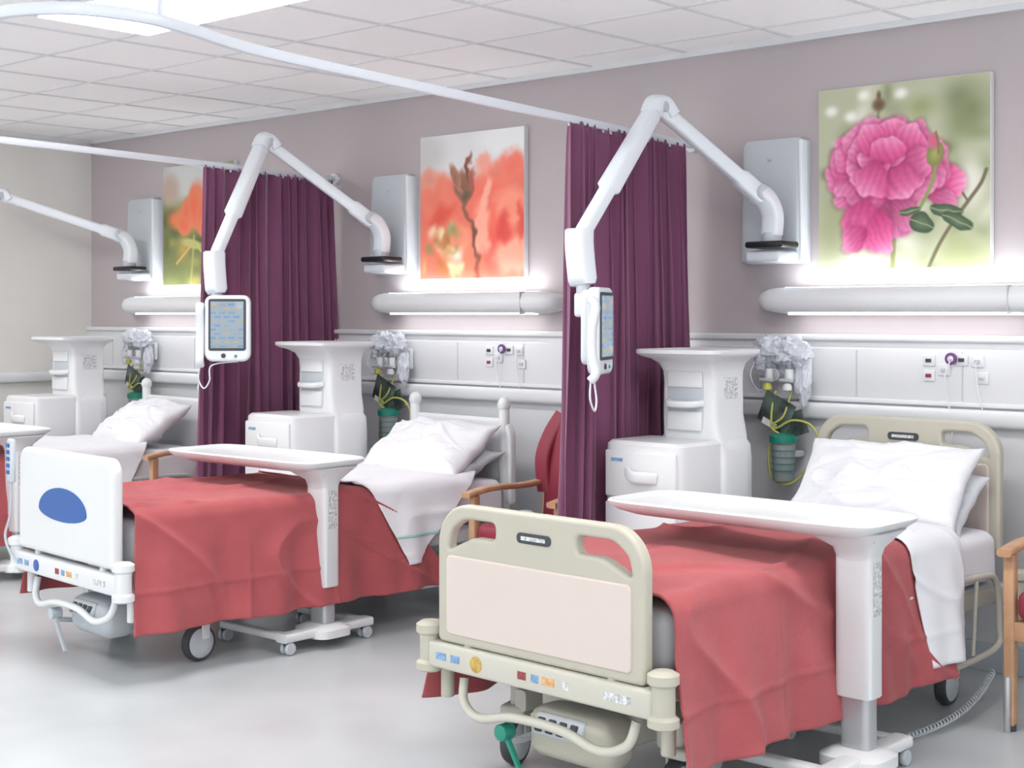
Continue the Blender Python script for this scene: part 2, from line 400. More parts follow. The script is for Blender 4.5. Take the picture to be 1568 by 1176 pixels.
# ------------------------------------------------------------------ bedhead wall lights
for u0 in (0.58,3.20,5.87):
    g=group("bedhead_wall_light",(u0+0.715,0,1.56)); L=1.43
    def ring(x,sc):
        pts=[]
        prof=[(0.0,0.055),(-0.05,0.062),(-0.115,0.062),(-0.15,0.048),(-0.165,0.012),(-0.162,-0.022),(-0.135,-0.05),(-0.05,-0.058),(0.0,-0.052)]
        for y,z in prof: pts.append((x,(y)*(0.35+0.65*sc) if sc<1 else y,z*sc))
        return pts
    rings=[ring(-L/2,.35),ring(-L/2+.02,.65),ring(-L/2+.06,.88),ring(-L/2+.12,1),ring(L/2-.12,1),ring(L/2-.06,.88),ring(L/2-.02,.65),ring(L/2,.35)]
    rings_mesh(rings,"housing",'white',g,True,50)
    box("end_cap_joint",g,"grey",(L/2-.2,-0.083,0),(0.004,0.166,0.122),0.0)
    box("uplight_lens",g,"upstrip",(0,-0.08,0.0622),(L-.3,0.045,0.0015),0)
    box("downlight_lens",g,"strip",(0,-0.08,-0.058),(L-.34,0.07,0.010),0.002)
# ------------------------------------------------------------------ curtain rails & curtains
def rail(name,pts,rods):
    g=group(name,(0,0,0))
    sweep("track",g,"rail",smooth_path(pts,10),0.03,0.035,4,12)
    for i,(u,v) in enumerate(rods): cyl("suspension_rod_%d"%i,g,"rail",(u,-v,2.34),(u,-v,H),0.007)
    p=pts[0]; cyl("wall_bracket",g,"rail",(p[0],-0.002,p[2]),(p[0],-0.03,p[2]),0.035)
    return g
ZR=2.33
rail("curtain_rail",[(5.44,-0.02,ZR),(5.59,-1,ZR),(5.74,-2,ZR),(5.9,-3,ZR),(6.04,-3.4,ZR),(6.09,-3.6,ZR),(6.03,-3.8,ZR),(5.8,-3.9,ZR),(5.3,-3.95,ZR),(3.4,-3.95,ZR)],[(6.085,3.53)])
rail("curtain_rail",[(2.77,-0.02,ZR),(2.92,-1,ZR),(3.07,-2,ZR),(3.22,-3,ZR),(3.33,-3.4,ZR),(3.33,-3.6,ZR),(3.2,-3.8,ZR),(2.9,-3.9,ZR),(2.4,-3.95,ZR),(0.7,-3.95,ZR)],[(3.32,3.53)])
def curtain(u0,seed,v0=0.10,v1=1.12):
    g=group("privacy_curtain",(u0,-0.6,0)); r=random.Random(seed)
    nx,nyy=460,40; folds=13
    ph=[0]; 
    for i in range(nx): ph.append(ph[-1]+folds*2*math.pi/nx*(1+0.45*math.sin(i*0.045+seed)+0.25*math.sin(i*0.11+seed*2)))
    P=[]
    for j in range(nyy+1):
        t=j/nyy; z=ZR-0.015-t*(ZR-0.36); row=[]
        for i in range(nx+1):
            s=i/nx
            v=v0+(v1-v0)*s
            v=v+(s-0.5)*0.13*t
            A=(0.032+0.026*t**.6)*(0.8+0.6*nz(s*9,t*1.2,seed))
            off=A*math.sin(ph[i]+0.8*nz(s*3,t*2,seed+3)*t)+0.012*math.sin(2.3*ph[i]+t*2)*t
            vv=v+0.018*math.sin(2*ph[i])*(0.4+t)
            zz=z+ (0.010*math.sin(ph[i]*2) if j==0 else 0)
            row.append((0.15*v+off+0.03*t*nz(s*2,t,seed+9),-vv+0.6,zz))
        P.append(row)
    gridmesh("curtain_cloth",g,"curtain",P,180,0.003)
    for k in range(16):
        v=v0+(v1-v0)*k/15; cyl("curtain_hook_%d"%k,g,"rail",(0.15*v,-v+0.6,ZR-0.03),(0.15*v,-v+0.6,ZR-0.005),0.006,k=8)
curtain(5.44,2.0,0.12,1.17); curtain(2.77,7.0,0.05,1.12)
# ------------------------------------------------------------------ monitor arms
def terminal(g,c,phi,handside=-1):
    T[0]=Matrix.Translation(c)@Matrix.Rotation(math.radians(phi+90),4,'Z')
    pr=rrect(-.12,.12,-.18,.17,(.045,.045,.04,.04))
    plate("terminal_shell",g,"arm",[pr],0.0,0.05,.014)
    plate("terminal_back",g,"arm",[rrect(-.085,.085,-.14,.16,(.03,)*4)],0.035,0.05,.012)
    plate("screen_bezel",g,"dgrey",[rrect(-.098,.098,-.122,.150,(.012,)*4)],-0.024,0.012,.003)
    box("screen",g,"screen",(0,-0.031,.014),(.172,.004,.245),0.001)
    cyl("button_1",g,"dgrey",(-.02,-.02,-.148),(-.02,-.030,-.148),.012)
    cyl("button_2",g,"green",(.045,-.02,-.15),(.045,-.03,-.15),.007)
    hx=handside*.145
    sweep("handset",g,"arm",smooth_path([(hx,0,.12),(hx,-.02,.09),(hx,-.005,.0),(hx,-.005,-.1),(hx,-.02,-.17),(hx,0,-.2)],6),.045,.035,3,14)
    tube("handset_cord",g,"arm",[(hx,0,-.2),(hx-.01,0,-.27),(hx+.02,-.01,-.32),(hx+.05,-.01,-.28),(hx+.06,0,-.2),(0.05,0.01,-.18)],.008)
    T[0]=Matrix.Identity(4)
def arm_unit(pl,elbow,low,phi,hs,tx=0):
    bu=pl-.135; g=group("bedside_terminal_arm",(pl-.23,0,0)); ox=pl-.23
    def L(u,v,z): return (u-ox,-v,z)
    loftz("wall_cover",g,"grey",[(1.735,0,-.045,.135,.04),(1.75,0,-.05,.155,.05),(2.29,0,-.04,.155,.04),(2.315,0,-.035,.145,.03)],n=8)
    box("wall_cover_side_trim",g,"arm",(.158,-.04,2.02),(.02,.085,.57),.006)
    cyl("cover_lock",g,"grey",(0,-.085,2.22),(0,-.09,2.22),.008)
    box("bracket_arm",g,"arm",(.06,-.15,1.765),(.18,.2,.05),.015)
    box("clamp_plate",g,"black",L(bu,.22,1.815),(.2,.15,.03),.012)
    cyl("pivot_post",g,"grey",L(bu,.22,1.83),L(bu,.22,1.87),.045)
    sh=(bu-.03,.30,2.05)
    pth=smooth_path([L(bu,.22,1.86),L(bu+.005,.22,1.95),L(bu-.01,.25,2.02),L(*sh)],6)
    sweep("shoulder_link",g,"arm",pth,.075,.09,4,20)
    E=Vector(L(*elbow)); S=Vector(L(*sh)); Lw=Vector(L(*low))
    d=(E-S).normalized(); 
    sweep("upper_arm",g,"arm",[S-d*.04,S-d*.02,S+d*.1,S+d*.12,E-d*.08,E-d*.03,E],[.05,.075,.078,.062,.062,.07,.05],[.06,.085,.085,.065,.065,.08,.06],4,20)
    cyl("shoulder_joint",g,"grey",S+Vector((-.045,0,0)),S+Vector((.045,0,0)),.036)
    f=(E-S);f.z=0;f.normalize();f2=(Lw-E);f2.z=0;f2.normalize()
    sweep("elbow_knuckle",g,"arm",smooth_path([E-f*.06+Vector((0,0,-.03)),E-f*.02+Vector((0,0,.02)),E+f2*.03+Vector((0,0,.02)),E+f2*.07+Vector((0,0,-.035))],5),.095,.06,4,20)
    sx_=f2.cross(Vector((0,0,1))); cyl("elbow_pin",g,"grey",E+f2*.02-sx_*.052,E+f2*.02+sx_*.052,.022)
    E2=E+f2*.05+Vector((0,0,-.02)); d=(Lw-E2).normalized(); l=(Lw-E2).length
    sweep("fore_arm",g,"arm",[E2,E2+d*.03,E2+d*l*.62,E2+d*l*.64,Lw-d*.05,Lw],[.06,.08,.09,.065,.065,.06],[.05,.07,.08,.055,.055,.05],4,20)
    sweep("fore_arm_cover_strip",g,"grey",[E2+d*.08+Vector((0,0,.034)),E2+d*l*.58+Vector((0,0,.040))],.03,.012,4,12)
    sweep("wrist_housing",g,"arm",smooth_path([Lw+Vector((0,0,.04)),Lw+Vector((-.0,0,-.03)),Lw+Vector((0.01,0,-.12)),Lw+Vector((0.02,0,-.19))],5),[.07]+[.1]*13+[.08,.06],.1,4,20)
    cyl("wrist_swivel",g,"grey",Lw+Vector((.02,0,-.18)),Lw+Vector((.02,0,-.25)),.028)
    c=Lw+Vector((.02+tx,0,-.37))
    box("mount_neck",g,"arm",Lw+Vector((.02+tx/2,0,-.27)),(.06+abs(tx),.06,.1),.015)
    cc=c+Vector((math.cos(math.radians(phi)),math.sin(math.radians(phi)),0))*.055
    terminal(g,cc,phi,hs)
arm_unit(6.155,(5.78,.75,2.405),(5.82,1.35,1.808),24,-1,.02)
arm_unit(3.547,(3.04,.75,2.47),(3.157,1.2,1.80),-46,-1,.115)
arm_unit(0.979,(.33,.9,2.31),(.30,1.65,1.80),-50,-1)
# ------------------------------------------------------------------ soft goods
def ridge(x,y,s): 
    n=abs(nz(x,y,s)); return max(0,1-n*7)**2
def drape(name,E,m,hw,zt,y0f,y1f,dL,dR,seed,wseed,r=.05,flare=.06,fold=.018,nx=110,ny=90,thick=.008,foot=0.0,wr=.010,kf=16,crease=0,ret=False):
    P=[]
    for j in range(ny+1):
        t=j/ny; row=[]
        for i in range(nx+1):
            a=-(hw+dL)+(2*hw+dL+dR)*i/nx; sg=1 if a>0 else -1; aa=abs(a)
            y0=y0f(a) if callable(y0f) else y0f
            y=y0+(y1f(a)-y0)*t
            dr=.47
            b=aa-(hw-r)
            if b<=0: x=aa; z=zt; k=0
            elif b<r*math.pi/2: an=b/r; x=hw-r+r*math.sin(an); z=zt-r+r*math.cos(an); k=0
            else:
                d=b-r*math.pi/2; k=d/max(dr,.01); x=hw+flare*k; z=zt-r-d
            fo=fold*k*(math.sin(y*kf+wseed+1.5*nz(y*2,wseed))+.5*math.sin(y*kf*2.1+wseed*2))
            x+=fo+.02*k*nz(y*3,z*3,wseed)
            x+=foot*k*math.exp(-(y/.18))
            yy2=y-foot*.9*k*math.exp(-(y/.25))
            top=1 if b<=0 else 0
            z+=wr*nz(sg*x*4,y*3.5,wseed)*(1 if aa<hw else .3)-(.02*k*abs(nz(y*2,seed)))
            if crease:
                z+=crease*top*ridge(a*2.2+nz(y*1.5,a,3)*.6,y*1.3+a*.8,seed+.5)
                x+=crease*(1-top)*(ridge(z*2.5+y*1.2,y*1.5,seed+2.5)+.7*math.exp(-((z-.36)/.006)**2)*k+.6*math.exp(-((y-.55-.08*z)/.008)**2)*k+.5*math.exp(-((y-1.05+.08*z)/.008)**2)*k)
            z+=.006*(1-min(1,(aa/hw)**2))
            row.append((sg*x,yy2,z))
        P.append(row)
    return gridmesh(name,E,m,P,180,thick)
def pillow(name,E,m,c,s,rot,seed):
    n=60
    R=Matrix.Rotation(rot[2],4,'Z')@Matrix.Rotation(rot[0],4,'X')@Matrix.Rotation(rot[1],4,'Y')
    bm=bmesh.new(); top=[];bot=[]
    for sgn,L in ((1,top),(-1,bot)):
        for j in range(n+1):
            row=[]
            for i in range(n+1):
                u=2*i/n-1;v=2*j/n-1
                th=((1-abs(u)**2.8)*(1-abs(v)**2.8))**.55
                k=1-.07*(1-abs(v)**2)*abs(u)**3; k2=1-.08*(1-abs(u)**2)*abs(v)**3
                w=nz(u*2.3,v*2.3,seed+sgn)*.28+.16*ridge(u*1.6+v*.8,v*1.3,seed+2)+.12*ridge(u*3,v*2.4-u,seed+4)-.15*ridge(u*1.2-v*.9,v*1.6,seed+6)
                z=sgn*s[2]/2*th*(1+w)+.03*nz(u*2,v*2,seed+8)
                row.append(bm.verts.new(Vector(c)+R.to_3x3()@Vector((u*s[0]/2*k,v*s[1]/2*k2,z))))
            L.append(row)
    for L,fl in ((top,0),(bot,1)):
        for j in range(n):
            for i in range(n):
                q=[L[j][i],L[j][i+1],L[j+1][i+1],L[j+1][i]]
                bm.faces.new(q[::-1] if fl else q)
    bmesh.ops.remove_doubles(bm,verts=bm.verts[:],dist=.0015)
    return finish(bm,name,m,E,180)
def castor(E,nm,x,y,r=.075,rot=0,body="beige2"):
    T[0]=Matrix.Translation((x,y,0))@Matrix.Rotation(rot,4,'Z')
    w=.022
    lathe(nm+"_tyre",E,"dgrey",(0,0,r),[(r*.7,-w),(r*.93,-w),(r,-w*.55),(r,w*.55),(r*.93,w),(r*.7,w)],36,'X')
    for sx in (-1,1):
        lathe(nm+"_hub_%d"%(sx+1),E,"grey",(sx*(w+.004),0,r),[(.001,.006*sx),(r*.3,.008*sx),(r*.72,.001*sx),(r*.80,-.004*sx)],28,'X')
        box(nm+"_fork_%d"%(sx+1),E,body,(sx*(w+.014),.012,r+.05),(.008,.04,r*.8),.003)
    box(nm+"_fork_top",E,body,(0,.01,2*r+.02),(2*w+.05,.085,.035),.012)
    cyl(nm+"_stem",E,body,(0,.01,2*r+.03),(0,.01,2*r+.11),.022)
    T[0]=Matrix.Identity(4)

def bed(name,u,vf,rz,style,by_top,by_hem,seed,s0t,s0h,s1t,s1h,sheetdrop=.42,cy=.28):
    E=group(name,(u,-vf,0),rz); L=2.22
    FR="beige2" if style=="beige" else "white"; BD="beige" if style=="beige" else "white"; PD="green" if style=="beige" else "grey"
    for sx in (-1,1):
        sweep("side_rail_%d"%(sx+1),E,FR,[(sx*.40,.03,.40),(sx*.40,L-.03,.40)],.04,.07,5,16)
        sweep("chassis_rail_%d"%(sx+1),E,FR,[(sx*.30,.22,.22),(sx*.30,L-.25,.22)],.05,.07,5,16)
        tube("side_guard_top_%d"%(sx+1),E,FR,[(sx*.455,1.32,.30),(sx*.46,1.36,.47),(sx*.46,1.5,.5),(sx*.46,1.95,.5),(sx*.46,2.08,.47),(sx*.455,2.12,.3),(sx*.455,2.05,.2),(sx*.455,1.4,.2),(sx*.455,1.32,.3)],.026)
        for k in range(3): tube("side_guard_bar_%d_%d"%(sx+1,k),E,FR,[(sx*.457,1.5+.2*k,.21),(sx*.462,1.52+.2*k,.49)],.016,0)
    for k,y in enumerate((.3,.8,1.4,1.95)): box("cross_bar_%d"%k,E,FR,(0,y,.36),(.78,.06,.04),.01)
    for k,y in enumerate((.55,1.7)):
        sweep("lift_link_%d"%k,E,FR,[(0,y-.2,.2),(0,y+.1,.37)],.3,.05,5,16)
    box("undercarriage_housing",E,FR,(0,.5,.235),(.42,.6,.15),.05,4)
    box("motor_cover",E,"dgrey",(0,1.2,.27),(.3,.3,.1),.03)
    box("mattress_platform",E,"grey",(0,L/2,.44),(.84,2.1,.02),.006)
    box("mattress",E,"sheet2",(0,L/2+.0,.545),(.85,2.08,.19),.05,4)
    for nm,x,y in (("castor_foot_left",-.34,cy),("castor_foot_right",.34,cy),("castor_head_left",-.34,L-.3),("castor_head_right",.34,L-.3)):
        castor(E,nm,x,y,.08,.3 if x<0 else .1,FR)
    box("foot_bumper_bar",E,FR,(0,-.01,.395),(.93,.07,.085),.012)
    for sx in (-1,1):
        lathe("corner_roller_%d"%(sx+1),E,BD,(sx*.485,-.015,.33),[(.03,0),(.046,.008),(.046,.03),(.034,.04),(.034,.12),(.046,.13),(.046,.155),(.03,.165)],28)
        lathe("head_roller_%d"%(sx+1),E,BD,(sx*.485,L+.02,.33),[(.03,0),(.046,.008),(.046,.03),(.034,.04),(.034,.12),(.046,.13),(.046,.155),(.03,.165)],28)
        cyl("accessory_socket_%d"%(sx+1),E,BD,(sx*.46,.04,.24),(sx*.46,.04,.34),.022)
    box("head_bumper_bar",E,FR,(0,L,.395),(.93,.06,.085),.012)
    for k,(x,w,m) in enumerate(((-.40,.045,"lblue"),(-.335,.04,"lblue"),(-.24,.05,"gold"),(-.04,.035,"mred"),(.015,.03,"lblue"),(.07,.05,"orange"),(.14,.025,"label"),(.34,.1,"label"))):
        if m=="gold": cyl("sticker_%d"%k,E,m if style=="beige" else "blue",(x,-.044,.395),(x,-.047,.395),.026)
        else: box("sticker_%d"%k,E,m,(x,-.0455,.395),(w,.002,.024),0)
    tube("foot_lower_bar",E,FR,[(-.36,.02,.32),(-.34,0,.25),(-.25,-.02,.22),(-.1,-.02,.25),(.1,-.02,.25),(.25,-.02,.22),(.34,0,.25),(.36,.02,.32)],.03)
    sweep("brake_pedal",E,"grey",[(-.16,.3,.16),(-.16,.08,.15),(-.16,.02,.16)],.03,.02,4,12)
    cyl("brake_pedal_tip",E,PD,(-.16,-.02,.19),(-.16,.03,.19),.026)
    sweep("brake_lever",E,PD,[(-.15,.0,.18),(-.10,.0,.10),(-.05,.0,.04)],.018,.014,4,10)
    box("foot_control_pad",E,"beige" if style=="beige" else "grey",(.06,.12,.20),(.34,.16,.16),.05)
    box("foot_control_recess",E,"grey",(.04,.04,.235),(.2,.02,.07),.01,rot=(math.radians(-30),0,0))
    for k in range(4): box("foot_control_key_%d"%k,E,"dgrey",(-.03+.045*k,.026,.235),(.028,.012,.045),.005,rot=(math.radians(-30),0,0))
    if style=="beige":
        def rr(pts):
            out=[];n=len(pts)
            for i in range(n):
                p=Vector(pts[i]+(0,));a=Vector(pts[i-1]+(0,));b=Vector(pts[(i+1)%n]+(0,))
                r=min(.022,(a-p).length*.4,(b-p).length*.4)
                s=p+(a-p).normalized()*r;e=p+(b-p).normalized()*r
                for k in range(6):
                    t=k/5; q=s*(1-t)**2+p*2*t*(1-t)+e*t*t; out.append((q.x,q.y))
            return out
        def board(nm,y,z0,z1,w,sgn):
            outer=rrect(-w,w,z0,z1,(.02,.02,.13,.13),12)
            hl=[(-w+.045,z1-.15),(-w+.16,z1-.10),(-.17,z1-.10),(-.17,z1-.045),(-w+.12,z1-.045),(-w+.06,z1-.085)]
            hl2=[(-x,z) for x,z in hl[::-1]]
            plate(nm,E,"beige",[outer,rr(hl),rr(hl2)],y,.045,.012)
            plate(nm+"_insert",E,"panel",[rrect(-w+.045,w-.045,z0+.03,z1-.165,(.02,)*4)],y-sgn*.006,.046,.006)
            plate(nm+"_name_badge",E,"dgrey",[rrect(-.07,.07,z1-.092,z1-.06,(.014,)*4)],y-sgn*.024,.006,.001)
            box(nm+"_name_badge_text",E,"label",(0,y-sgn*.028,z1-.076),(.10,.002,.012),0)
        board("footboard",-.01,.44,.89,.43,1); board("headboard",L+.0,.56,1.07,.42,1)
        for sx in (-1,1):
            cyl("footboard_post_%d"%(sx+1),E,BD,(sx*.3,-.01,.40),(sx*.3,-.01,.5),.02)
            cyl("headboard_post_%d"%(sx+1),E,BD,(sx*.3,L,.40),(sx*.3,L,.62),.02)
    else:
        o=rrect(-.43,.43,.455,.90,(.02,.02,.06,.06),10)
        o=[(x,z+(.03*(1-(x/.43)**2) if z>.8 else 0)) for x,z in o]
        plate("footboard",E,"white",[o],-.01,.06,.02)
        o2=[]
        for k in range(40):
            t=2*math.pi*k/40; x=.22*math.cos(t); z=.10*math.sin(t)
            o2.append((x-.0,.655+(z if z>0 else z*.45)))
        plate("footboard_blue_oval",E,"blue",[o2],-.04,.008,.002)
        o=rrect(-.42,.42,.52,.96,(.02,.02,.1,.1),10)
        plate("headboard",E,"white",[o],L,.05,.016)
        for sx in (-1,1):
            cyl("headboard_post_%d"%(sx+1),E,"white",(sx*.36,L-.01,.4),(sx*.36,L-.01,1.02),.028)
            lathe("headboard_finial_%d"%(sx+1),E,"white",(sx*.36,L-.01,1.01),[(.03,0),(.036,.02),(.03,.045),(.012,.06)],20)
            cyl("footboard_post_%d"%(sx+1),E,"white",(sx*.3,0,.4),(sx*.3,0,.5),.02)
        box("hand_control",E,"grey",(-.46,-.06,.84),(.045,.03,.2),.012)
        for k in range(5): box("hand_control_key_%d"%k,E,"blue",(-.46,-.077,.91-.03*k),(.03,.004,.018),.002)
        tube("hand_control_cord",E,"grey",[(-.46,-.06,.74),(-.47,-.06,.6),(-.5,-.07,.5),(-.46,-.06,.42),(-.4,-.03,.36)],.012)
    drape("bottom_sheet",E,"sheet",.435,.655,by_top-.2,lambda a:2.12,.14,.16,seed+1,seed,fold=.006,flare=.012,thick=.004)
    def bl(p,q): return lambda a: p+(q-p)*max(0,min(1,(abs(a)-.40)/(.06+sheetdrop)))
    yb0=bl(by_top,by_hem)
    drape("blanket",E,"blanket",.462,.690,.05,lambda a: yb0(a)+.012*math.sin(a*9),.44,.47,seed,seed,r=.06,flare=.05,fold=.022,foot=.06,thick=.009,nx=200,ny=230,crease=.018,wr=.013)
    drape("folded_top_sheet",E,"sheet",.475,.704,bl(s0t,s0h),bl(s1t,s1h),.30,sheetdrop,seed+2,seed,r=.06,fold=.022,flare=.055,thick=.005,nx=150,ny=80,crease=.010,wr=.013)
    if style!="beige":
        f0=bl(s0t,s0h); f1=bl(s1t,s1h)
        P=[]
        for j in range(31):
            row=[]
            for i in range(4):
                a=.475+sheetdrop*.62+.012*i/3; y=f0(a)+(f1(a)-f0(a))*j/30; d=a-(.475-.06)-.06*math.pi/2; k=d/.47
                fo=.022*k*(math.sin(y*16+seed+1.5*nz(y*2,seed))+.5*math.sin(y*16*2.1+seed*2)); z=.704-.06-d
                row.append((.475+.055*k+fo+.02*k*nz(y*3,z*3,seed)+.012,y,z))
            P.append(row)
        gridmesh("sheet_stripe",E,"teal",P,180,.002)
    return E
E=bed("hospital_bed",6.66,2.55,math.radians(-2),"beige",1.55,1.62,1,1.38,1.47,1.76,1.77,sheetdrop=.43,cy=.24)
pillow("pillow",E,"sheet",(.04,1.95,.82),(.74,.42,.17),(math.radians(48),0,math.radians(4)),2)
pillow("under_pillow",E,"sheet2",(.07,2.02,.75),(.68,.34,.14),(math.radians(40),0,0),5)
E=bed("hospital_bed",3.98,2.55,math.radians(-4.5),"white",1.35,1.66,4,1.22,1.44,1.98,1.52,sheetdrop=.36,cy=.42)
pillow("pillow",E,"sheet",(.06,1.94,.80),(.72,.44,.16),(math.radians(36),0,math.radians(6)),9)
pillow("under_pillow",E,"sheet2",(.06,2.0,.73),(.70,.38,.12),(math.radians(20),0,0),12)
E=bed("hospital_bed",1.36,2.55,math.radians(-5),"white",1.2,1.4,7,1.15,1.3,1.8,1.5)
pillow("pillow",E,"sheet",(.05,1.93,.80),(.72,.46,.18),(math.radians(33),0,math.radians(-3)),15)
# ------------------------------------------------------------------ overbed tables
def overbed(u,v,xl,xr,rz=0,zt=.84):
    E=group("overbed_table",(u,-v,0),rz); cx=(xl+xr)/2; hx=(xr-xl)/2; hy=.205
    loftz("table_top",E,"white",[(zt-.045,cx,0,hx-.08,hy-.06),(zt-.03,cx,0,hx-.03,hy-.025),(zt-.012,cx,0,hx-.004,hy-.004),(zt,cx,0,hx,hy),(zt+.006,cx,0,hx-.006,hy-.006),(zt+.006,cx,0,hx-.02,hy-.02),(zt-.004,cx,0,hx-.035,hy-.035)],n=7,k=72)
    loftz("top_bracket",E,"white",[(zt-.14,0,0,.06,.045),(zt-.09,-.0,0,.075,.06),(zt-.05,-.02,0,.13,.11),(zt-.03,-.04,0,.17,.14)],n=4)
    loftz("column_outer",E,"white",[(.27,0,0,.062,.045),(.275,0,0,.066,.048),(zt-.1,0,0,.066,.048)],n=5)
    loftz("column_inner",E,"metal",[(.06,0,0,.052,.036),(.29,0,0,.052,.036)],n=5)
    loftz("base_boss",E,"white",[(.05,0,0,.11,.1),(.085,0,0,.11,.1),(.105,0,0,.075,.06)],n=4)
    sweep("base_cross_bar",E,"white",[(0.02,-.26,.075),(0.02,.26,.075)],.075,.04,5,20)
    for k,y in enumerate((-.23,.23)):
        sweep("base_leg_%d"%k,E,"white",[(0.04,y,.075),(-.42,y,.075)],.055,.035,4,20)
        for q,x in enumerate((.03,-.41)):
            for sx in (-1,1):
                lathe("castor_wheel_%d_%d_%d"%(k,q,sx+1),E,"grey",(x+sx*.016,y,.028),[(.008,-.01),(.024,-.01),(.028,-.005),(.028,.005),(.024,.01),(.008,.01)],24,'X')
            cyl("castor_hood_%d_%d"%(k,q),E,"dgrey",(x,y,.04),(x,y,.062),.022)
    box("instruction_label",E,"label",(.067,0,.62),(.002,.05,.17),0)
    box("release_lever",E,"dgrey",(.05,-.06,zt-.055),(.09,.03,.012),.005)
    return E
overbed(7.26,1.68,-.92,.14)
overbed(4.52,1.60,-.96,.12,math.radians(1))
overbed(1.95,1.68,-.95,.10)
# ------------------------------------------------------------------ bedside cabinets
def cabinet(off):
    E=group("bedside_cabinet",(5.875+off,-.72,0))
    # front drawer unit
    loftz("drawer_unit",E,"white",[(.07,-.01,-.11,.195,.158),(.075,-.01,-.11,.202,.165),(.9,-.01,-.11,.204,.168),(.945,-.01,-.11,.202,.166),(.96,-.01,-.11,.188,.152)],n=9,k=56)
    # rear wardrobe base
    loftz("wardrobe_base",E,"white",[(.07,.015,.15,.185,.12),(.09,.015,.15,.195,.125),(.86,.015,.15,.195,.125),(.93,.015,.15,.190,.122),(.965,.015,.15,.165,.11)],n=6,k=48)
    box("plinth",E,"grey",(0,0,.05),(.36,.48,.05),.01)
    for k,(z,h) in enumerate(((.82,.2),(.56,.28),(.26,.28))):
        box("drawer_front_%d"%k,E,"white",(-.01,-.278,z),(.372,.02,h),.01)
        sweep("drawer_handle_%d"%k,E,"white",smooth_path([(-.08,-.285,z+.015),(-.03,-.315,z-.005),(.03,-.315,z-.005),(.08,-.285,z-.01)],5),.02,.05,3,14)
    box("cabinet_badge",E,"lblue",(-.13,-.289,.88),(.06,.002,.015),0)
    yc=.14; xc=.02
    loftz("tower_body",E,"white",[(.10,xc+.04,yc-.02,.152,.105),(.9,xc+.04,yc-.02,.152,.105),(.97,xc+.01,yc,.150,.125),(1.06,xc,yc,.144,.122),(1.20,xc,yc,.142,.120),(1.25,xc,yc-.002,.144,.122),(1.285,xc,yc-.01,.154,.137),(1.305,xc,yc-.02,.172,.165),(1.318,xc,yc-.035,.198,.20),(1.330,xc,yc-.04,.208,.212),(1.346,xc,yc-.04,.208,.212),(1.348,xc,yc-.04,.20,.203),(1.338,xc,yc-.04,.186,.187)],n=9,k=64)
    box("tower_niche",E,"grey",(xc-.01,yc-.120,1.13),(.19,.008,.25),.004)
    box("tower_drawer",E,"white",(xc-.01,yc-.128,1.035),(.18,.024,.085),.008)
    box("tower_shelf_door",E,"white",(xc-.01,yc-.125,1.215),(.18,.016,.07),.008)
    sweep("tower_cup_shelf",E,"white",smooth_path([(xc-.10,yc-.12,1.115),(xc-.06,yc-.165,1.11),(xc+.04,yc-.165,1.11),(xc+.08,yc-.12,1.115)],6),.03,.03,3,12)
    box("tower_label",E,"label",(xc+.144,yc,1.18),(.004,.1,.09),0)
    for k,(x,y) in enumerate(((-.16,-.22),(.16,-.22),(-.16,.22),(.16,.22))):
        lathe("wheel_%d"%k,E,"dgrey",(x,y,.025),[(.005,-.01),(.025,-.01),(.025,.01),(.005,.01)],18,'X')
cabinet(0); cabinet(-2.51); cabinet(-5.12)
# ------------------------------------------------------------------ chairs
def chair(u,v):
    E=group("patient_armchair",(u,-v,0))
    hw=.265
    for sx in (-1,1):
        x=sx*hw
        box("front_leg_%d"%(sx+1),E,"wood",(x,-.26,.33),(.04,.045,.62),.008)
        box("rear_leg_%d"%(sx+1),E,"wood",(x,.25,.36),(.04,.045,.72),.008,rot=(math.radians(-6),0,0))
        sweep("armrest_%d"%(sx+1),E,"wood",smooth_path([(x,-.32,.645),(x,-.15,.665),(x,.1,.66),(x,.24,.67)],5),.055,.028,4,16)
        box("side_rail_%d"%(sx+1),E,"wood",(x,0,.36),(.03,.5,.06),.006)
        cyl("leg_adjuster_%d"%(sx+1),E,"metal",(x+.0,-.29,.0),(x,-.29,.2),.012)
        cyl("leg_foot_%d"%(sx+1),E,"dgrey",(x,-.26,0),(x,-.26,.03),.02)
    box("front_rail",E,"wood",(0,-.26,.36),(.53,.03,.07),.006)
    box("seat_cushion",E,"red",(0,-.03,.455),(.48,.52,.12),.045,4)
    loftz("back_cushion",E,"red",[(.46,0,.24,.22,.05),(.48,0,.24,.25,.07),(.75,0,.26,.25,.06),(.88,0,.275,.23,.06),(.98,0,.29,.19,.055),(1.06,0,.30,.13,.045),(1.08,0,.30,.09,.03)],n=3,k=40,smooth=60)
    for sx in (-1,1): sweep("back_wing_%d"%(sx+1),E,"red",smooth_path([(sx*.235,.22,.62),(sx*.24,.21,.78),(sx*.215,.24,.9),(sx*.17,.28,1.0)],6),.05,.09,3,16)
chair(5.085,.66); chair(2.44,.66); chair(7.66,.56)
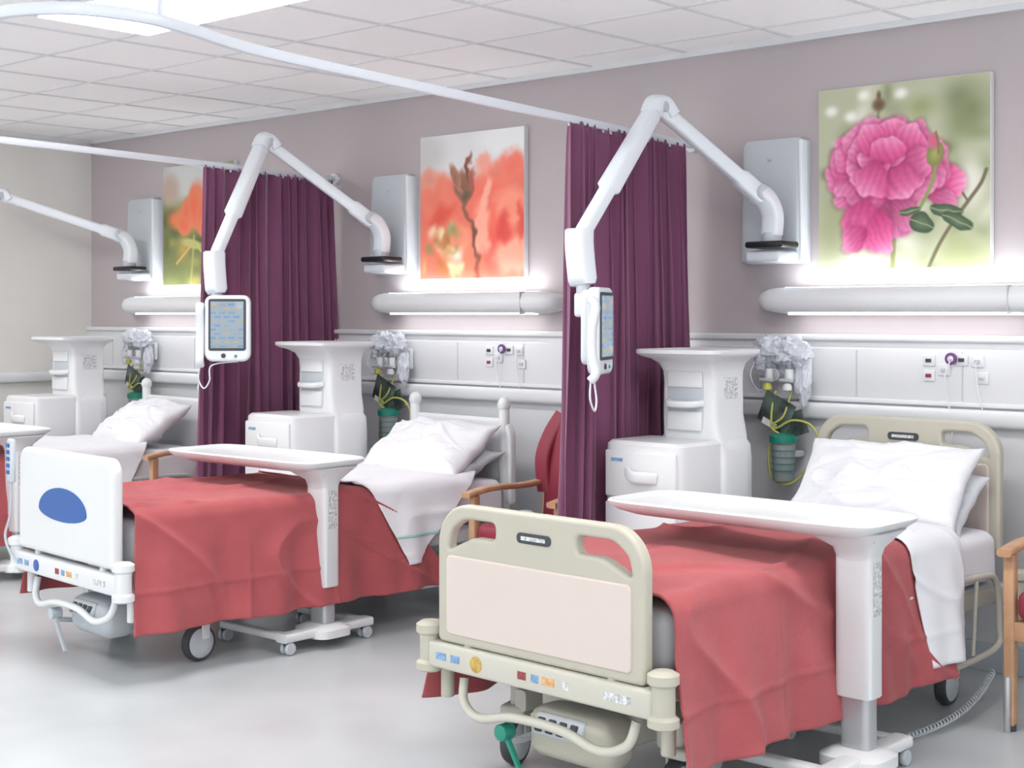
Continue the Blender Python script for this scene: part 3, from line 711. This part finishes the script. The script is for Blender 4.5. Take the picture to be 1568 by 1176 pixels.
# ------------------------------------------------------------------ wall medical gear
def crumple(name,E,m,c,s,seed):
    bm=bmesh.new(); bmesh.ops.create_icosphere(bm,subdivisions=4,radius=1)
    for v in bm.verts:
        p=v.co.copy(); k=1+.45*noise.noise(p*2.0+Vector((seed,0,0)))+.35*abs(noise.noise(p*3.5+Vector((0,seed,0))))-.22*abs(noise.noise(p*6+Vector((0,0,seed))))
        v.co=Vector((p.x*s[0],p.y*s[1],p.z*s[2]))*k+Vector(c)
    return finish(bm,name,m,E,35)
def gear(u,seed):
    E=group("oxygen_suction_set",(u,-.05,0)); r=random.Random(seed)
    box("gas_outlet_plate",E,"white",(0,-.01,1.24),(.2,.03,.12),.01)
    for k,x in enumerate((-.055,.05)):
        cyl("outlet_%d"%k,E,"grey",(x,-.02,1.22),(x,-.10,1.22),.025)
        cyl("outlet_collar_%d"%k,E,"white",(x,-.07,1.22),(x,-.09,1.22),.03)
        cyl("flowmeter_%d"%k,E,"white",(x,-.12,1.19),(x,-.12,1.25),.02)
        cyl("flowmeter_glass_%d"%k,E,"jar",(x,-.12,1.25),(x,-.12,1.35),.016)
        lathe("flow_knob_%d"%k,E,"yellow" if k==0 else "white",(x,-.135,1.15),[(.010,0),(.021,.006),(.021,.025),(.012,.036)],18)
        cyl("valve_handle_%d"%k,E,"grey",(x-.03,-.15,1.2),(x+.03,-.15,1.2),.008)
    crumple("mask_bag_1",E,"bag",(-.06,-.10,1.335),(.085,.05,.06),seed); crumple("mask_bag_2",E,"bag",(.06,-.10,1.325),(.08,.05,.065),seed+3)
    crumple("mask_bag_3",E,"bag",(.10,-.08,1.2),(.035,.03,.10),seed+6); crumple("mask_bag_4",E,"bag",(-.10,-.09,1.27),(.05,.03,.05),seed+9)
    tube("oxygen_mask_strap",E,"bag",[(-.12,-.12,1.3),(-.15,-.13,1.22),(-.1,-.14,1.15),(-.04,-.14,1.18)],.007)
    box("leaflet",E,"leaflet",(-.01,-.13,1.05),(.17,.005,.15),.001,rot=(.1,math.radians(25),0))
    box("leaflet_2",E,"leaflet",(.07,-.115,1.0),(.13,.005,.11),.001,rot=(.1,math.radians(-18),0))
    box("leaflet_caption",E,"labelw",(-.045,-.136,1.0),(.08,.003,.03),.0,rot=(.1,math.radians(25),0))
    cyl("suction_regulator",E,"white",(.02,-.05,1.0),(.02,-.12,1.0),.035)
    box("jar_bracket",E,"grey",(.02,-.05,.86),(.08,.1,.03),.006)
    lathe("suction_jar",E,"jar",(.02,-.12,.74),[(.045,0),(.05,.01),(.056,.17),(.056,.18)],28)
    lathe("suction_jar_lid",E,"green",(.02,-.12,.915),[(.062,0),(.064,.008),(.064,.03),(.05,.04),(.02,.045)],28)
    lathe("suction_jar_liner",E,"sheet2",(.02,-.12,.745),[(.03,0),(.035,.01),(.04,.12),(.045,.16)],24)
    for k in range(4): cyl("jar_level_%d"%k,E,"green",(.02,-.12,.79+.03*k),(.02,-.12,.792+.03*k),.0575)
    tube("tubing_1",E,"tube",[(-.02,-.12,1.15),(-.03,-.14,1.05),(-.01,-.15,.98),(.08,-.14,1.02),(.17,-.13,1.0),(.2,-.12,.92),(.14,-.12,.8),(.06,-.14,.73),(-.04,-.13,.76),(-.05,-.12,.9),(.0,-.12,.97)],.011)
    tube("tubing_2",E,"tube",[(.05,-.1,1.15),(.04,-.15,1.04),(-.02,-.16,.99),(.02,-.14,.95)],.010)
gear(6.03,1.3); gear(3.40,5.1); gear(.83,9.7)
def sockets(u):
    E=group("wall_socket_outlets",(u,-.045,1.27))
    for k,(x,z) in enumerate(((-.12,.03),(-.12,-.035),(-.05,-.01),(.03,.035),(.1,.03),(.12,-.04))):
        box("socket_plate_%d"%k,E,"white",(x,0,z),(.055,.012,.05),.004)
        box("socket_core_%d"%k,E,"dgrey" if k in (0,3) else ("red" if k==1 else "grey"),(x,-.008,z),(.025,.008,.016),.002)
    lathe("round_call_point",E,"purple",(-.01,-.012,.04),[(.012,.0),(.026,-.004),(.026,-.014),(.012,-.016)],20,'Y')
    lathe("round_call_point_face",E,"label",(-.01,-.028,.04),[(.001,-.001),(.014,-.001),(.014,.002),(.001,.002)],20,'Y')
    tube("call_cord",E,"white",[(-.01,-.03,.03),(-.03,-.04,-.04),(-.02,-.03,-.14),(.0,-.03,-.24),(-.01,-.03,-.34)],.006)
    tube("call_cord_2",E,"white",[(.1,-.02,.03),(.11,-.03,-.06),(.14,-.03,-.2)],.005)
sockets(6.82); sockets(4.22)
E=group("coiled_power_cord",(7.2,-.9,0))
pts=[]
for i in range(420):
    t=i/420; a=i*.55; x=-.02+.05*math.sin(t*3); y=-.35+t*.75
    pts.append((x+.011*math.cos(a),y,.022+.011*math.sin(a)+.10*t*t))
sweep("coil",E,"grey",pts,.005,None,2,6)
# ------------------------------------------------------------------ lights / world
w=bpy.data.worlds.new("World"); scene.world=w; w.use_nodes=True
bg=w.node_tree.nodes["Background"]; bg.inputs[0].default_value=(0.96,0.99,1.0,1); bg.inputs[1].default_value=1.65
# ------------------------------------------------------------------ camera
cam=bpy.data.cameras.new("camera"); co=bpy.data.objects.new("camera",cam); scene.collection.objects.link(co)
co.location=(9.574,-5.897,1.5); co.rotation_euler=(math.radians(90),0,math.radians(42.2))
cam.sensor_width=36; cam.lens=50.99; cam.shift_y=-0.0682; cam.clip_start=0.05
scene.camera=co
try:
    scene.view_settings.view_transform='Standard'; scene.view_settings.look='None'
except Exception as e: print(e)
